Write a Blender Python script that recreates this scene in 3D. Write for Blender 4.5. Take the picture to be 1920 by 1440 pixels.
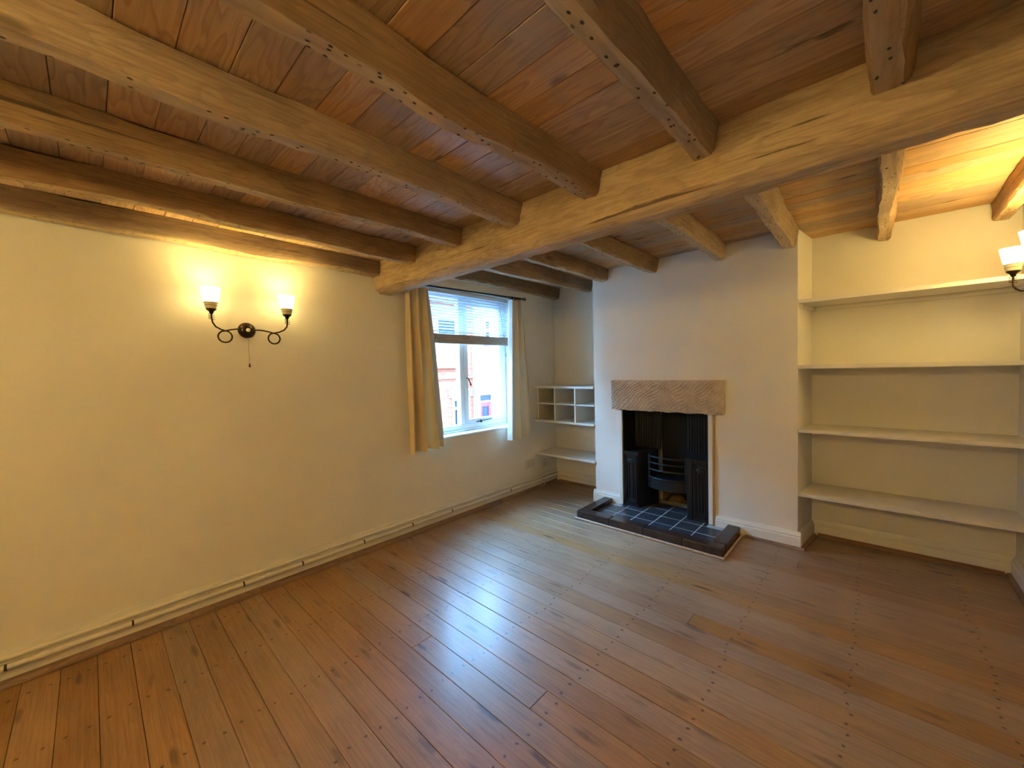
import bpy, bmesh, math, random
from mathutils import Vector, Matrix, noise

# ------------------------------------------------------------------ clean
for o in list(bpy.data.objects):
    bpy.data.objects.remove(o, do_unlink=True)
SC = bpy.context.scene
COL = SC.collection

# ------------------------------------------------------------------ camera
camd = bpy.data.cameras.new('camera')
camd.sensor_width = 36.0
camd.lens = 735.78 / 1920 * 36.0
camd.clip_start = 0.02
cam = bpy.data.objects.new('camera', camd)
COL.objects.link(cam)
CF = Vector((-0.67998, 0.73241, -0.03458)).normalized()
CR = Vector((0.73321, 0.67956, -0.02460)).normalized()
CU = CR.cross(CF)
m = Matrix((CR, CU, -CF)).transposed().to_4x4()
m.translation = Vector((2.749, -3.3404, 1.3))
cam.matrix_world = m
SC.camera = cam

# ------------------------------------------------------------------ world, light, exposure
SC.view_settings.view_transform = 'Standard'
SC.view_settings.look = 'None'
SC.view_settings.gamma = 1.0
SC.view_settings.use_curve_mapping = False
SC.view_settings.exposure = 1.92
SKY = 17.5
LAMP_SHADE = 7.5
LAMP_BULB = 1.3
REAR_FILL = 10.0          # power of the added, unseen fill lamp on the end wall
LAMP_COL = (1.0, 0.74, 0.24)

world = bpy.data.worlds.new('world')
SC.world = world
world.use_nodes = True
bg = world.node_tree.nodes['Background']
bg.inputs[0].default_value = (0.24, 0.54, 1.0, 1.0)      # even overcast sky
bg.inputs[1].default_value = SKY

pd = bpy.data.lights.new('window_daylight_portal', 'AREA')
pd.shape = 'RECTANGLE'
pd.size, pd.size_y = 1.30, 1.08
pd.cycles.is_portal = True
po = bpy.data.objects.new('window_daylight_portal', pd)
po.location = (-0.36, -0.89, 1.38)
po.rotation_euler = (0, math.radians(-90), 0)
COL.objects.link(po)

# ------------------------------------------------------------------ node helper
class NT:
    def __init__(self, name):
        self.mat = bpy.data.materials.new(name)
        self.mat.use_nodes = True
        self.t = self.mat.node_tree
        self.n = self.t.nodes
        self.bsdf = self.n['Principled BSDF']
        self.out = self.n['Material Output']
    def add(self, kind, ins=None, **props):
        nd = self.n.new(kind)
        for k, v in props.items():
            setattr(nd, k, v)
        for k, v in (ins or {}).items():
            self.put(nd, k, v)
        return nd
    def put(self, nd, key, v):
        if isinstance(v, bpy.types.NodeSocket):
            self.t.links.new(v, nd.inputs[key])
        elif isinstance(v, bpy.types.Node):
            self.t.links.new(v.outputs[0], nd.inputs[key])
        else:
            s = nd.inputs[key]
            if s.type == 'RGBA' and len(v) == 3:
                v = (*v, 1)
            s.default_value = v
    def math(self, op, a, b=0.0, c=0.0, clamp=False):
        nd = self.n.new('ShaderNodeMath')
        nd.operation = op
        nd.use_clamp = clamp
        self.put(nd, 0, a); self.put(nd, 1, b); self.put(nd, 2, c)
        return nd.outputs[0]
    def mix(self, f, a, b, blend='MIX'):
        nd = self.n.new('ShaderNodeMix')
        nd.data_type = 'RGBA'
        nd.blend_type = blend
        self.put(nd, 0, f)
        for i, v in ((6, a), (7, b)):
            if isinstance(v, tuple) and len(v) == 3:
                v = (*v, 1)
            self.put(nd, i, v)
        return nd.outputs[2]
    def ramp(self, f, stops, interp='LINEAR'):
        nd = self.n.new('ShaderNodeValToRGB')
        nd.color_ramp.interpolation = interp
        e = nd.color_ramp.elements
        while len(e) < len(stops):
            e.new(0.5)
        for el, (p, c) in zip(e, stops):
            el.position = p
            if not isinstance(c, tuple):
                c = (c, c, c)
            el.color = (*c, 1)
        self.put(nd, 0, f)
        return nd.outputs[0]
    def coords(self, scale=(1, 1, 1), jitter=0.0, rot=(0, 0, 0)):
        tc = self.n.new('ShaderNodeTexCoord')
        v = tc.outputs['Object']
        if jitter:
            oi = self.n.new('ShaderNodeObjectInfo')
            r = self.add('ShaderNodeVectorMath', {0: (jitter, jitter * .37, jitter * .73)}, operation='SCALE')
            self.put(r, 'Scale', oi.outputs['Random'])
            a = self.add('ShaderNodeVectorMath', {0: v, 1: r.outputs[0]}, operation='ADD')
            v = a.outputs[0]
        mp = self.add('ShaderNodeMapping', {0: v})
        mp.inputs['Scale'].default_value = scale
        mp.inputs['Rotation'].default_value = rot
        return mp.outputs[0]
    def bump(self, h, strength=.3, dist=.01):
        b = self.add('ShaderNodeBump', {'Height': h, 'Strength': strength, 'Distance': dist})
        self.put(self.bsdf, 'Normal', b.outputs[0])

def plain(name, col, rough=.6, metal=0.0, bump=0.0, bscale=60, vary=0.0, coat=0.0):
    k = NT(name)
    k.put(k.bsdf, 'Base Color', col)
    k.put(k.bsdf, 'Roughness', rough)
    k.put(k.bsdf, 'Metallic', metal)
    if coat:
        k.put(k.bsdf, 'Coat Weight', coat)
    if bump or vary:
        nz = k.add('ShaderNodeTexNoise', {'Vector': k.coords(), 'Scale': bscale, 'Detail': 5.0})
        if bump:
            k.bump(nz.outputs[0], bump, .004)
        if vary:
            c = k.ramp(nz.outputs[0], [(.3, tuple(x * (1 - vary) for x in col)), (.7, tuple(min(1, x * (1 + vary)) for x in col))])
            k.put(k.bsdf, 'Base Color', c)
    return k.mat

def wood(name, axis, dark, mid, light, rough=.6, ring=1.0, knots=.5, tint=.25, coat=0.0, bump=.25,
         pits=False, nails=False, ringmix=.6, streak=.35, kscale=(2.3, 7.5), krad=.17, wear=None, flat=False, cracks=0):
    """axis: 0 = grain along x, 1 = grain along y"""
    k = NT(name)
    def sc(along, across):
        s = [across, across, across]; s[axis] = along
        return tuple(s)
    v = k.coords((1, 1, 1), jitter=31.0)
    def mapped(s):
        mp = k.add('ShaderNodeMapping', {0: v}); mp.inputs['Scale'].default_value = s
        return mp.outputs[0]
    # cathedral rings
    warp = k.add('ShaderNodeTexNoise', {'Vector': mapped(sc(1.1, 7)), 'Scale': 1.0, 'Detail': 3.0})
    rr = k.math('MULTIPLY', warp.outputs[0], 26.0 * ring)
    rr = k.math('FRACT', rr)
    ringv = k.ramp(rr, [(0, 0.0), (.55, .35), (.86, 1.0), (1, 0.0)])
    fine = k.add('ShaderNodeTexNoise', {'Vector': mapped(sc(3, 130)), 'Scale': 1.0, 'Detail': 6.0, 'Roughness': .65})
    blot = k.add('ShaderNodeTexNoise', {'Vector': mapped(sc(1.6, 5)), 'Scale': 1.0, 'Detail': 4.0})
    base = k.mix(k.ramp(blot.outputs[0], [(.3, 0.0), (.7, 1.0)]), mid, light)
    base = k.mix(k.math('MULTIPLY', ringv, ringmix), base, dark)
    base = k.mix(k.math('MULTIPLY', k.ramp(fine.outputs[0], [(.42, 0.0), (.68, 1.0)]), streak), base, dark)
    # knots
    if knots:
        kw = k.add('ShaderNodeTexNoise', {'Vector': mapped(sc(kscale[0] * 4, kscale[1] * 1.6)), 'Scale': 1.0, 'Detail': 3.0})
        kwv = k.add('ShaderNodeVectorMath', {0: kw.outputs['Color'], 1: (.5, .5, .5)}, operation='SUBTRACT')
        kws = k.add('ShaderNodeVectorMath', {0: kwv.outputs[0], 'Scale': .26}, operation='SCALE')
        kva = k.add('ShaderNodeVectorMath', {0: mapped(sc(*kscale)), 1: kws.outputs[0]}, operation='ADD')
        vo = k.add('ShaderNodeTexVoronoi', {'Vector': kva.outputs[0], 'Scale': 1.0, 'Randomness': 1.0}, voronoi_dimensions='2D' if flat else '3D')
        kd = k.ramp(vo.outputs['Distance'], [(0.0, 1.0), (krad * .55, .8), (krad, 0.0)])
        pick = k.ramp(k.add('ShaderNodeSeparateColor', {0: vo.outputs['Color']}).outputs[0], [(1 - knots, 0.0), (1 - knots + .02, 1.0)])
        kk = k.math('MULTIPLY', kd, pick)
        kk = k.math('MULTIPLY', kk, k.math('MULTIPLY_ADD', k.add('ShaderNodeSeparateColor', {0: vo.outputs['Color']}).outputs[2], .75, .25))
        base = k.mix(k.math('MULTIPLY', kk, .85), base, tuple(x * .22 for x in dark))
    if cracks:
        cn = k.add('ShaderNodeTexNoise', {'Vector': mapped(sc(.9, 42)), 'Scale': 1.0, 'Detail': 3.0, 'Roughness': .5})
        cm = k.ramp(cn.outputs[0], [(.66, 0.0), (.72, 1.0)])
        st = k.add('ShaderNodeTexNoise', {'Vector': mapped(sc(2.2, 6)), 'Scale': 1.0, 'Detail': 7.0, 'Roughness': .7})
        base = k.mix(k.math('MULTIPLY', k.ramp(st.outputs[0], [(.46, 0.0), (.66, 1.0)]), cracks), base, tuple(x * .8 for x in dark))
        base = k.mix(k.math('MULTIPLY', cm, .8), base, tuple(x * .3 for x in dark))
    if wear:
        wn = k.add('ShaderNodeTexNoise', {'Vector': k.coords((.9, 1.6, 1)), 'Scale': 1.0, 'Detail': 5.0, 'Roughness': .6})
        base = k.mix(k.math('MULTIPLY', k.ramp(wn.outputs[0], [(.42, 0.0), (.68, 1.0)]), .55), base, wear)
    oi = k.n.new('ShaderNodeObjectInfo')
    tn = k.math('MULTIPLY_ADD', oi.outputs['Random'], 2 * tint, 1 - tint)
    hsv = k.add('ShaderNodeHueSaturation', {'Color': base, 'Value': tn})
    r2 = k.math('FRACT', k.math('MULTIPLY', oi.outputs['Random'], 7.31))
    k.put(hsv, 'Saturation', k.math('MULTIPLY_ADD', r2, .32, .70))
    base = hsv.outputs[0]
    hgt = k.math('SUBTRACT', k.math('MULTIPLY', fine.outputs[0], .5), k.math('MULTIPLY', ringv, .15))
    if pits:
        pv = k.add('ShaderNodeTexVoronoi', {'Vector': mapped(sc(26, 42)), 'Scale': 1.0, 'Randomness': 1.0}, voronoi_dimensions='2D')
        pk = k.ramp(k.add('ShaderNodeSeparateColor', {0: pv.outputs['Color']}).outputs[1], [(.60, 0.0), (.62, 1.0)])
        pm = k.math('MULTIPLY', k.ramp(pv.outputs['Distance'], [(.10, 1.0), (.18, 0.0)]), pk)
        # nail holes sit on the undersides only
        geo = k.n.new('ShaderNodeNewGeometry')
        nz = k.add('ShaderNodeSeparateXYZ', {0: geo.outputs['Normal']}).outputs[2]
        und = k.ramp(k.math('MULTIPLY', nz, -1.0), [(.55, 0.0), (.88, 1.0)])
        pm = k.math('MULTIPLY', pm, und)
        # old lime stays on the undersides where laths were nailed
        lime = k.add('ShaderNodeTexNoise', {'Vector': mapped(sc(3, 26)), 'Scale': 1.0, 'Detail': 5.0})
        base = k.mix(k.math('MULTIPLY', und, k.ramp(lime.outputs[0], [(.3, .15), (.65, .75)])), base, (.58, .44, .27))
        base = k.mix(k.math('MULTIPLY', pm, .95), base, (.02, .012, .007))
        hgt = k.math('SUBTRACT', hgt, pm)
    if nails:
        tc = k.n.new('ShaderNodeTexCoord')
        sx = k.add('ShaderNodeSeparateXYZ', {0: tc.outputs['Object']})
        wob = k.add('ShaderNodeTexNoise', {'Vector': k.coords((3, 9, 1)), 'Scale': 1.0})
        xx = k.math('MULTIPLY_ADD', wob.outputs[0], .10, sx.outputs[0])
        dx = k.math('MULTIPLY', k.math('SUBTRACT', k.math('FRACT', k.math('DIVIDE', xx, .42)), .5), .42)
        fy = k.math('FRACT', k.math('DIVIDE', k.math('ADD', sx.outputs[1], 1.905 + 11.25), .1125))
        dy = k.math('SUBTRACT', k.math('MULTIPLY', k.math('ABSOLUTE', k.math('SUBTRACT', fy, .5)), .1125), .03)
        dd = k.math('SQRT', k.math('ADD', k.math('MULTIPLY', dx, dx), k.math('MULTIPLY', dy, dy)))
        nm = k.ramp(dd, [(.0035, 1.0), (.0055, 0.0)])
        base = k.mix(k.math('MULTIPLY', nm, .9), base, (.025, .014, .008))
        hgt = k.math('SUBTRACT', hgt, nm)
    k.put(k.bsdf, 'Base Color', base)
    k.put(k.bsdf, 'Roughness', rough)
    if coat:
        k.put(k.bsdf, 'Coat Weight', coat)
        k.put(k.bsdf, 'Coat Roughness', .24)
    k.bump(hgt, bump, .003)
    return k.mat

def plaster_mat():
    k = NT('painted plaster')
    v = k.coords()
    a = k.add('ShaderNodeTexNoise', {'Vector': v, 'Scale': 2.2, 'Detail': 3.0})
    b = k.add('ShaderNodeTexNoise', {'Vector': v, 'Scale': 24.0, 'Detail': 4.0})
    k.put(k.bsdf, 'Base Color', k.ramp(a.outputs[0], [(.3, (.79, .735, .645)), (.7, (.83, .78, .695))]))
    k.put(k.bsdf, 'Roughness', .85)
    h = k.math('ADD', k.math('MULTIPLY', a.outputs[0], 3.0), k.math('MULTIPLY', b.outputs[0], .25))
    k.bump(h, .35, .012)
    return k.mat

def stone_mat():
    k = NT('hewn gritstone')
    v = k.coords()
    a = k.add('ShaderNodeTexNoise', {'Vector': v, 'Scale': 14.0, 'Detail': 8.0, 'Roughness': .7})
    b = k.add('ShaderNodeTexNoise', {'Vector': v, 'Scale': 160.0, 'Detail': 4.0})
    c = k.ramp(a.outputs[0], [(.25, (.34, .26, .19)), (.5, (.52, .43, .33)), (.75, (.64, .55, .45))])
    c = k.mix(k.math('MULTIPLY', b.outputs[0], .4), c, (.62, .52, .42))
    k.put(k.bsdf, 'Base Color', c)
    k.put(k.bsdf, 'Roughness', .95)
    k.bump(b.outputs[0], .6, .004)
    return k.mat

def brick_mat():
    k = NT('red brick')
    tc = k.n.new('ShaderNodeTexCoord')
    s = k.add('ShaderNodeSeparateXYZ', {0: tc.outputs['Object']})
    cv = k.add('ShaderNodeCombineXYZ', {0: s.outputs[1], 1: s.outputs[2]})
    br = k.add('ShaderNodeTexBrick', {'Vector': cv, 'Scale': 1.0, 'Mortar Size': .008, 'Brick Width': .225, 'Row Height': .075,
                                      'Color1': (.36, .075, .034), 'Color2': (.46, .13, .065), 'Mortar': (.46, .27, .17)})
    nz = k.add('ShaderNodeTexNoise', {'Vector': k.coords(), 'Scale': 9.0, 'Detail': 4.0})
    k.put(k.bsdf, 'Base Color', k.mix(k.math('MULTIPLY', nz.outputs[0], .5), br.outputs[0], (.44, .15, .085)))
    k.put(k.bsdf, 'Roughness', .9)
    k.bump(k.math('SUBTRACT', 1.0, br.outputs['Fac']), .4, .006)
    return k.mat

def glass_mat():
    k = NT('window glass')
    k.n.remove(k.bsdf)
    tr = k.add('ShaderNodeBsdfTransparent', {0: (.96, .98, .98)})
    gl = k.add('ShaderNodeBsdfGlossy', {'Color': (1, 1, 1), 'Roughness': .02})
    lw = k.add('ShaderNodeLayerWeight', {'Blend': .5})
    fr = k.math('MULTIPLY_ADD', k.math('POWER', lw.outputs['Facing'], 5.0), .5, .02)
    mx = k.add('ShaderNodeMixShader', {0: fr, 1: tr.outputs[0], 2: gl.outputs[0]})
    k.t.links.new(mx.outputs[0], k.out.inputs[0])
    return k.mat

def fabric_mat(name, col, col2):
    k = NT(name)
    v = k.coords((1, 1, 1))
    a = k.add('ShaderNodeTexNoise', {'Vector': v, 'Scale': 5.0, 'Detail': 3.0})
    w = k.add('ShaderNodeTexNoise', {'Vector': k.coords((300, 300, 300)), 'Scale': 1.0})
    k.put(k.bsdf, 'Base Color', k.ramp(a.outputs[0], [(.35, col), (.65, col2)]))
    k.put(k.bsdf, 'Roughness', .9)
    k.bump(w.outputs[0], .2, .001)
    tl = k.add('ShaderNodeBsdfTranslucent', {0: (*col2, 1)})
    mx = k.add('ShaderNodeMixShader', {0: .14, 1: k.bsdf.outputs[0], 2: tl.outputs[0]})
    k.t.links.new(mx.outputs[0], k.out.inputs[0])
    return k.mat

def lamp_glass_mat(name, power):
    k = NT(name)
    k.put(k.bsdf, 'Base Color', (.9, .86, .78))
    k.put(k.bsdf, 'Roughness', .4)
    k.put(k.bsdf, 'Emission Color', (1.0, .76, .27))
    k.put(k.bsdf, 'Emission Strength', LAMP_SHADE * power)
    return k.mat

M = {}
M['plaster'] = plaster_mat()
M['white_paint'] = plain('white gloss paint', (.78, .73, .64), .35, bump=.08, bscale=30)
M['shelf_paint'] = plain('cream shelf paint', (.79, .735, .65), .45, bump=.08, bscale=25)
M['frame_paint'] = plain('white window paint', (.80, .83, .84), .3)
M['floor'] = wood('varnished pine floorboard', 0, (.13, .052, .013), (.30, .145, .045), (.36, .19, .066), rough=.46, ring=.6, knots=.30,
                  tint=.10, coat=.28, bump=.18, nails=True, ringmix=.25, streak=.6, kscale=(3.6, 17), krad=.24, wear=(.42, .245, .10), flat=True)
M['ceil_l'] = wood('pine ceiling board', 0, (.24, .105, .030), (.51, .275, .092), (.58, .34, .13), rough=.5, ring=.6, knots=.16, tint=.24, ringmix=.5, streak=.3, kscale=(3.5, 9), krad=.16, flat=True)
M['joist'] = wood('old sawn joist', 1, (.14, .070, .026), (.32, .18, .07), (.44, .27, .115), rough=.85, ring=.8, knots=.12, tint=.22,
                  bump=1.0, pits=True, ringmix=.3, streak=.5, cracks=.45)
M['beam'] = wood('old oak beam', 0, (.22, .11, .035), (.58, .36, .13), (.66, .44, .19), rough=.8, ring=.5, knots=.10, tint=.02, bump=1.0, ringmix=.35, streak=.45, cracks=.5)
M['strip'] = wood('stained beading', 0, (.12, .05, .018), (.24, .11, .04), (.30, .15, .06), rough=.45, knots=0, tint=.05)
M['strip_y'] = wood('stained beading y', 1, (.12, .05, .018), (.24, .11, .04), (.30, .15, .06), rough=.45, knots=0, tint=.05)
M['pale_strip'] = wood('pale beading', 0, (.30, .17, .09), (.55, .36, .22), (.62, .42, .28), rough=.45, knots=0, tint=.05)
M['pale_strip_y'] = wood('pale beading y', 1, (.30, .17, .09), (.55, .36, .22), (.62, .42, .28), rough=.45, knots=0, tint=.05)
M['stone'] = stone_mat()
M['iron'] = plain('blacked cast iron', (.011, .012, .014), .42, .3, bump=.25, bscale=120)
M['soot_black'] = plain('soot', (.008, .0075, .007), .95, bump=.5, bscale=30)
M['soot'] = plain('sooty firebrick', (.10, .055, .028), .95, bump=.5, bscale=30, vary=.5)
M['tile'] = plain('dark slate tile', (.040, .044, .052), .30, bump=.12, bscale=35, vary=.35)
M['kerb'] = plain('brown glazed kerb tile', (.036, .021, .017), .25, bump=.08, bscale=20, vary=.3)
M['grout'] = plain('pale grout', (.42, .41, .39), .9)
M['dark'] = plain('dark void', (.03, .02, .013), .9)
M['subfloor'] = plain('dark subfloor', (.03, .015, .008), .9)
M['bronze'] = plain('dark bronze metal', (.045, .028, .018), .35, .85)
M['black_metal'] = plain('black iron rod', (.012, .010, .010), .4, .6)
M['pipe'] = plain('cream painted pipe', (.80, .74, .64), .35)
M['clip_dark'] = plain('dark pipe clip', (.03, .02, .015), .6)
M['curtain'] = fabric_mat('cream curtain cloth', (.86, .68, .42), (.90, .74, .48))
M['lining'] = fabric_mat('white curtain lining', (.88, .86, .80), (.90, .88, .84))
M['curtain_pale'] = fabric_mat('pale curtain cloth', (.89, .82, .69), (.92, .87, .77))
M['hem'] = fabric_mat('gold hem', (.55, .40, .17), (.60, .44, .20))
M['slat'] = plain('white blind slat', (.72, .76, .80), .45)
M['rail'] = plain('shade-brown blind rail', (.40, .32, .25), .5, vary=.1, bscale=8)  # shade on the gathered white slats and rail, put into the colour as brown
M['cord'] = plain('grey cord', (.25, .22, .19), .8)
M['plastic'] = plain('white plastic', (.70, .66, .58), .35)
M['glass'] = glass_mat()
M['footglass'] = plain('warm clear glass', (.85, .74, .50), .25)
M['ring'] = plain('grey glass ring', (.20, .17, .12), .4)
M['brick'] = brick_mat()
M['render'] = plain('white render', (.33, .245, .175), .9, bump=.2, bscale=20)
M['sandstone'] = plain('pale sandstone', (.28, .21, .15), .9, vary=.1, bscale=10)
M['pane_dark'] = plain('dark house pane', (.010, .034, .05), .1)
M['pane_light'] = plain('curtained house pane', (.19, .23, .24), .3)
M['red_door'] = plain('red door paint', (.45, .01, .02), .4)
M['slate'] = plain('roof slate', (.07, .09, .11), .6, vary=.25, bscale=6)
M['asphalt'] = plain('asphalt', (.08, .08, .085), .9, bump=.4, bscale=80, vary=.2)

# ------------------------------------------------------------------ mesh helpers
def link(o, parent=None):
    COL.objects.link(o)
    if parent is not None:
        o.parent = parent
    return o

def tag(o, label=None, cat=None, group=None, kind=None):
    if label: o['label'] = label
    if cat: o['category'] = cat
    if group: o['group'] = group
    if kind: o['kind'] = kind
    return o

def from_bm(name, bm, mat, parent=None, smooth=None):
    me = bpy.data.meshes.new(name)
    bmesh.ops.recalc_face_normals(bm, faces=bm.faces[:])
    bm.to_mesh(me); bm.free()
    me.materials.append(mat if not isinstance(mat, str) else M[mat])
    if smooth is not None:
        for p in me.polygons: p.use_smooth = True
        me.set_sharp_from_angle(angle=math.radians(smooth))
    o = bpy.data.objects.new(name, me)
    return link(o, parent)

def bm_box(bm, lo, hi, bevel=0.0, seg=1):
    lo, hi = Vector(lo), Vector(hi)
    vs = [bm.verts.new((x, y, z)) for x in (lo.x, hi.x) for y in (lo.y, hi.y) for z in (lo.z, hi.z)]
    fs = [(0, 1, 3, 2), (4, 6, 7, 5), (0, 4, 5, 1), (2, 3, 7, 6), (0, 2, 6, 4), (1, 5, 7, 3)]
    faces = [bm.faces.new([vs[i] for i in f]) for f in fs]
    if bevel:
        es = list({e for f in faces for e in f.edges})
        bmesh.ops.bevel(bm, geom=es, offset=bevel, segments=seg, affect='EDGES', profile=.5)
    return vs

def box(name, lo, hi, mat, parent=None, bevel=0.0, seg=1):
    bm = bmesh.new()
    bm_box(bm, lo, hi, bevel, seg)
    return from_bm(name, bm, mat, parent)

def boxes(name, lst, mat, parent=None, bevel=0.0):
    bm = bmesh.new()
    for lo, hi in lst:
        bm_box(bm, lo, hi, bevel)
    return from_bm(name, bm, mat, parent)

def bm_prism(bm, poly, axis, a, b):
    """poly: list of 2D points; extruded along axis between a and b. 2D -> remaining axes in order"""
    def P(p, t):
        c = [p[0], p[1]]; c.insert(axis, t)
        return tuple(c)
    va = [bm.verts.new(P(p, a)) for p in poly]
    vb = [bm.verts.new(P(p, b)) for p in poly]
    n = len(poly)
    bm.faces.new(va); bm.faces.new(vb[::-1])
    for i in range(n):
        bm.faces.new((va[i], vb[i], vb[(i + 1) % n], va[(i + 1) % n]))

def prism(name, poly, axis, a, b, mat, parent=None, smooth=None):
    bm = bmesh.new(); bm_prism(bm, poly, axis, a, b)
    return from_bm(name, bm, mat, parent, smooth)

def bm_tube(bm, pts, r, n=10, closed=False, caps=True):
    pts = [Vector(p) for p in pts]
    rs = r if isinstance(r, (list, tuple)) else [r] * len(pts)
    rings = []
    up = None
    N = len(pts)
    for i, p in enumerate(pts):
        if closed:
            t = (pts[(i + 1) % N] - pts[i - 1]).normalized()
        else:
            t = (pts[min(i + 1, N - 1)] - pts[max(i - 1, 0)]).normalized()
        if up is None:
            up = Vector((0, 0, 1)) if abs(t.z) < .9 else Vector((1, 0, 0))
        a = t.cross(up)
        if a.length < 1e-5: a = t.orthogonal()
        a.normalize(); b = a.cross(t).normalized(); up = b
        rings.append([bm.verts.new(p + rs[i] * (math.cos(2 * math.pi * j / n) * a + math.sin(2 * math.pi * j / n) * b)) for j in range(n)])
    for i in range(N if closed else N - 1):
        A, B = rings[i], rings[(i + 1) % N]
        for j in range(n):
            bm.faces.new((A[j], A[(j + 1) % n], B[(j + 1) % n], B[j]))
    if caps and not closed:
        bm.faces.new(rings[0][::-1]); bm.faces.new(rings[-1])

def tube(name, pts, r, mat, parent=None, n=10, closed=False):
    bm = bmesh.new(); bm_tube(bm, pts, r, n, closed)
    return from_bm(name, bm, mat, parent, 50)

def bm_lathe(bm, prof, centre, axis='z', n=24):
    """prof: (radius, height) list"""
    c = Vector(centre); rings = []
    for r, h in prof:
        ring = []
        for j in range(n):
            a = 2 * math.pi * j / n
            u, v = r * math.cos(a), r * math.sin(a)
            d = {'z': (u, v, h), 'x': (h, u, v), 'y': (u, h, v)}[axis]
            ring.append(bm.verts.new(c + Vector(d)))
        rings.append(ring)
    for A, B in zip(rings, rings[1:]):
        for j in range(n):
            bm.faces.new((A[j], A[(j + 1) % n], B[(j + 1) % n], B[j]))
    bm.faces.new(rings[0][::-1]); bm.faces.new(rings[-1])

def lathe(name, prof, centre, mat, parent=None, axis='z', n=24, smooth=40):
    bm = bmesh.new(); bm_lathe(bm, prof, centre, axis, n)
    return from_bm(name, bm, mat, parent, smooth)

def empty(name, loc):
    o = bpy.data.objects.new(name, None)
    o.empty_display_size = .05
    o.location = loc
    return link(o)

def into(root, objs):
    """parent world-space meshes to an Empty while keeping their place"""
    inv = Matrix.Translation(-root.location)
    for o in objs:
        o.parent = root
        o.matrix_parent_inverse = inv
def adopt(root, o):
    o.parent = root
    o.matrix_parent_inverse = Matrix.Translation(-root.location)
    return o

def fbm(p, s):
    return noise.noise(Vector(p) * s)

def timber(name, prof, axis, a, b, mat, parent=None, seg=26, amp=.004, seed=0, freq=2.2, amp2=.0015, crown=None):
    """irregular hewn timber: cross-section prof (2D, closed) swept from a to b along axis with wandering faces"""
    bm = bmesh.new()
    # densify profile
    P = []
    n0 = len(prof)
    for i in range(n0):
        p, q = Vector(prof[i]), Vector(prof[(i + 1) % n0])
        k = max(1, int((q - p).length / .022))
        for j in range(k):
            P.append(p.lerp(q, j / k))
    rings = []
    for s in range(seg + 1):
        t = a + (b - a) * s / seg
        ring = []
        for p in P:
            q = Vector((p.x, p.y, t))
            dx = amp * noise.noise(Vector((p.x * 3 + seed * 9.1, p.y * 3, t * freq))) + amp2 * noise.noise(Vector((p.x * 30, p.y * 30 + seed, t * 14)))
            dy = amp * noise.noise(Vector((p.x * 3 + 40 + seed * 5.3, p.y * 3, t * freq))) + amp2 * noise.noise(Vector((p.x * 30 + 9, p.y * 30 + seed, t * 14)))
            if crown:
                dx += crown(t)
            c = [p.x + dx, p.y + dy]; c.insert(axis, t)
            ring.append(bm.verts.new(c))
        rings.append(ring)
    n = len(P)
    for A, B in zip(rings, rings[1:]):
        for j in range(n):
            bm.faces.new((A[j], A[(j + 1) % n], B[(j + 1) % n], B[j]))
    bm.faces.new(rings[0][::-1]); bm.faces.new(rings[-1])
    return from_bm(name, bm, mat, parent, 38)

# ------------------------------------------------------------------ dimensions
XR = 3.364          # right wall
YB = 0.360          # alcove back
YF = -4.60          # wall behind the camera
XL, XC = 0.740, 2.351   # chimney breast
ZL, ZR = 2.115, 2.222   # ceiling boards either side of the beam
OX0, OX1, OZ = 1.004, 1.806, 0.915   # plaster opening
WY0, WY1, WZ0, WZ1 = -1.43, -0.355, 0.735, 2.03   # window opening
rnd = random.Random(7)

# ------------------------------------------------------------------ room shell
floor = tag(box('floor', (-.0, YF, -.06), (XR, YB, -.022), 'subfloor'), kind='structure')
y = -1.905 + .1125 * math.floor((YF + 1.905) / .1125)
i = 0
while y < YB:
    y0, y1 = max(y, YF), min(y + .1125, YB)
    if y1 - y0 > .01:
        cuts = [0.0, XR]
        if i % 9 == 2: cuts = [0.0, .9 + 1.7 * rnd.random(), XR]
        if abs(y + 1.905 + 3 * .1125) < .02: cuts = [0.0, 1.78, XR]
        for c0, c1 in zip(cuts, cuts[1:]):
            gap = .0022 if abs(y + 1.905) < .02 else .0007
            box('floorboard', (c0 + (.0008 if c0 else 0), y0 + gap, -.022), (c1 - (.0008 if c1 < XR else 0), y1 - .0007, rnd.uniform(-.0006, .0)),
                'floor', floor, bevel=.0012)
    y += .1125; i += 1

bm = bmesh.new()
bm_box(bm, (-.0, YF, ZL + .022), (XR, -1.70, ZL + .16))
bm_box(bm, (-.0, -1.70, ZR + .022), (XR, YB, ZR + .16))
ceil = tag(from_bm('ceiling', bm, 'dark'), kind='structure')
def ceil_boards(ya, yb, z, phase):
    y = phase - .1097 * math.ceil((phase - ya) / .1097)
    while y < yb:
        y0, y1 = max(y, ya), min(y + .1097, yb)
        if y1 - y0 > .012:
            cuts = [0.0, XR] if rnd.random() < .55 else [0.0, rnd.choice([.53, .97, 1.41, 1.87, 2.31, 2.78]), XR]
            for c0, c1 in zip(cuts, cuts[1:]):
                box('ceiling_board', (c0 + (.001 if c0 else 0), y0 + .0008, z + rnd.uniform(0, .0015)),
                    (c1 - (.001 if c1 < XR else 0), y1 - .0008, z + .022), 'ceil_l', ceil, bevel=.0016)
        y += .1097
ceil_boards(YF, -1.858, ZL, -3.27)
ceil_boards(-1.69, YB, ZR, -1.62)

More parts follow.
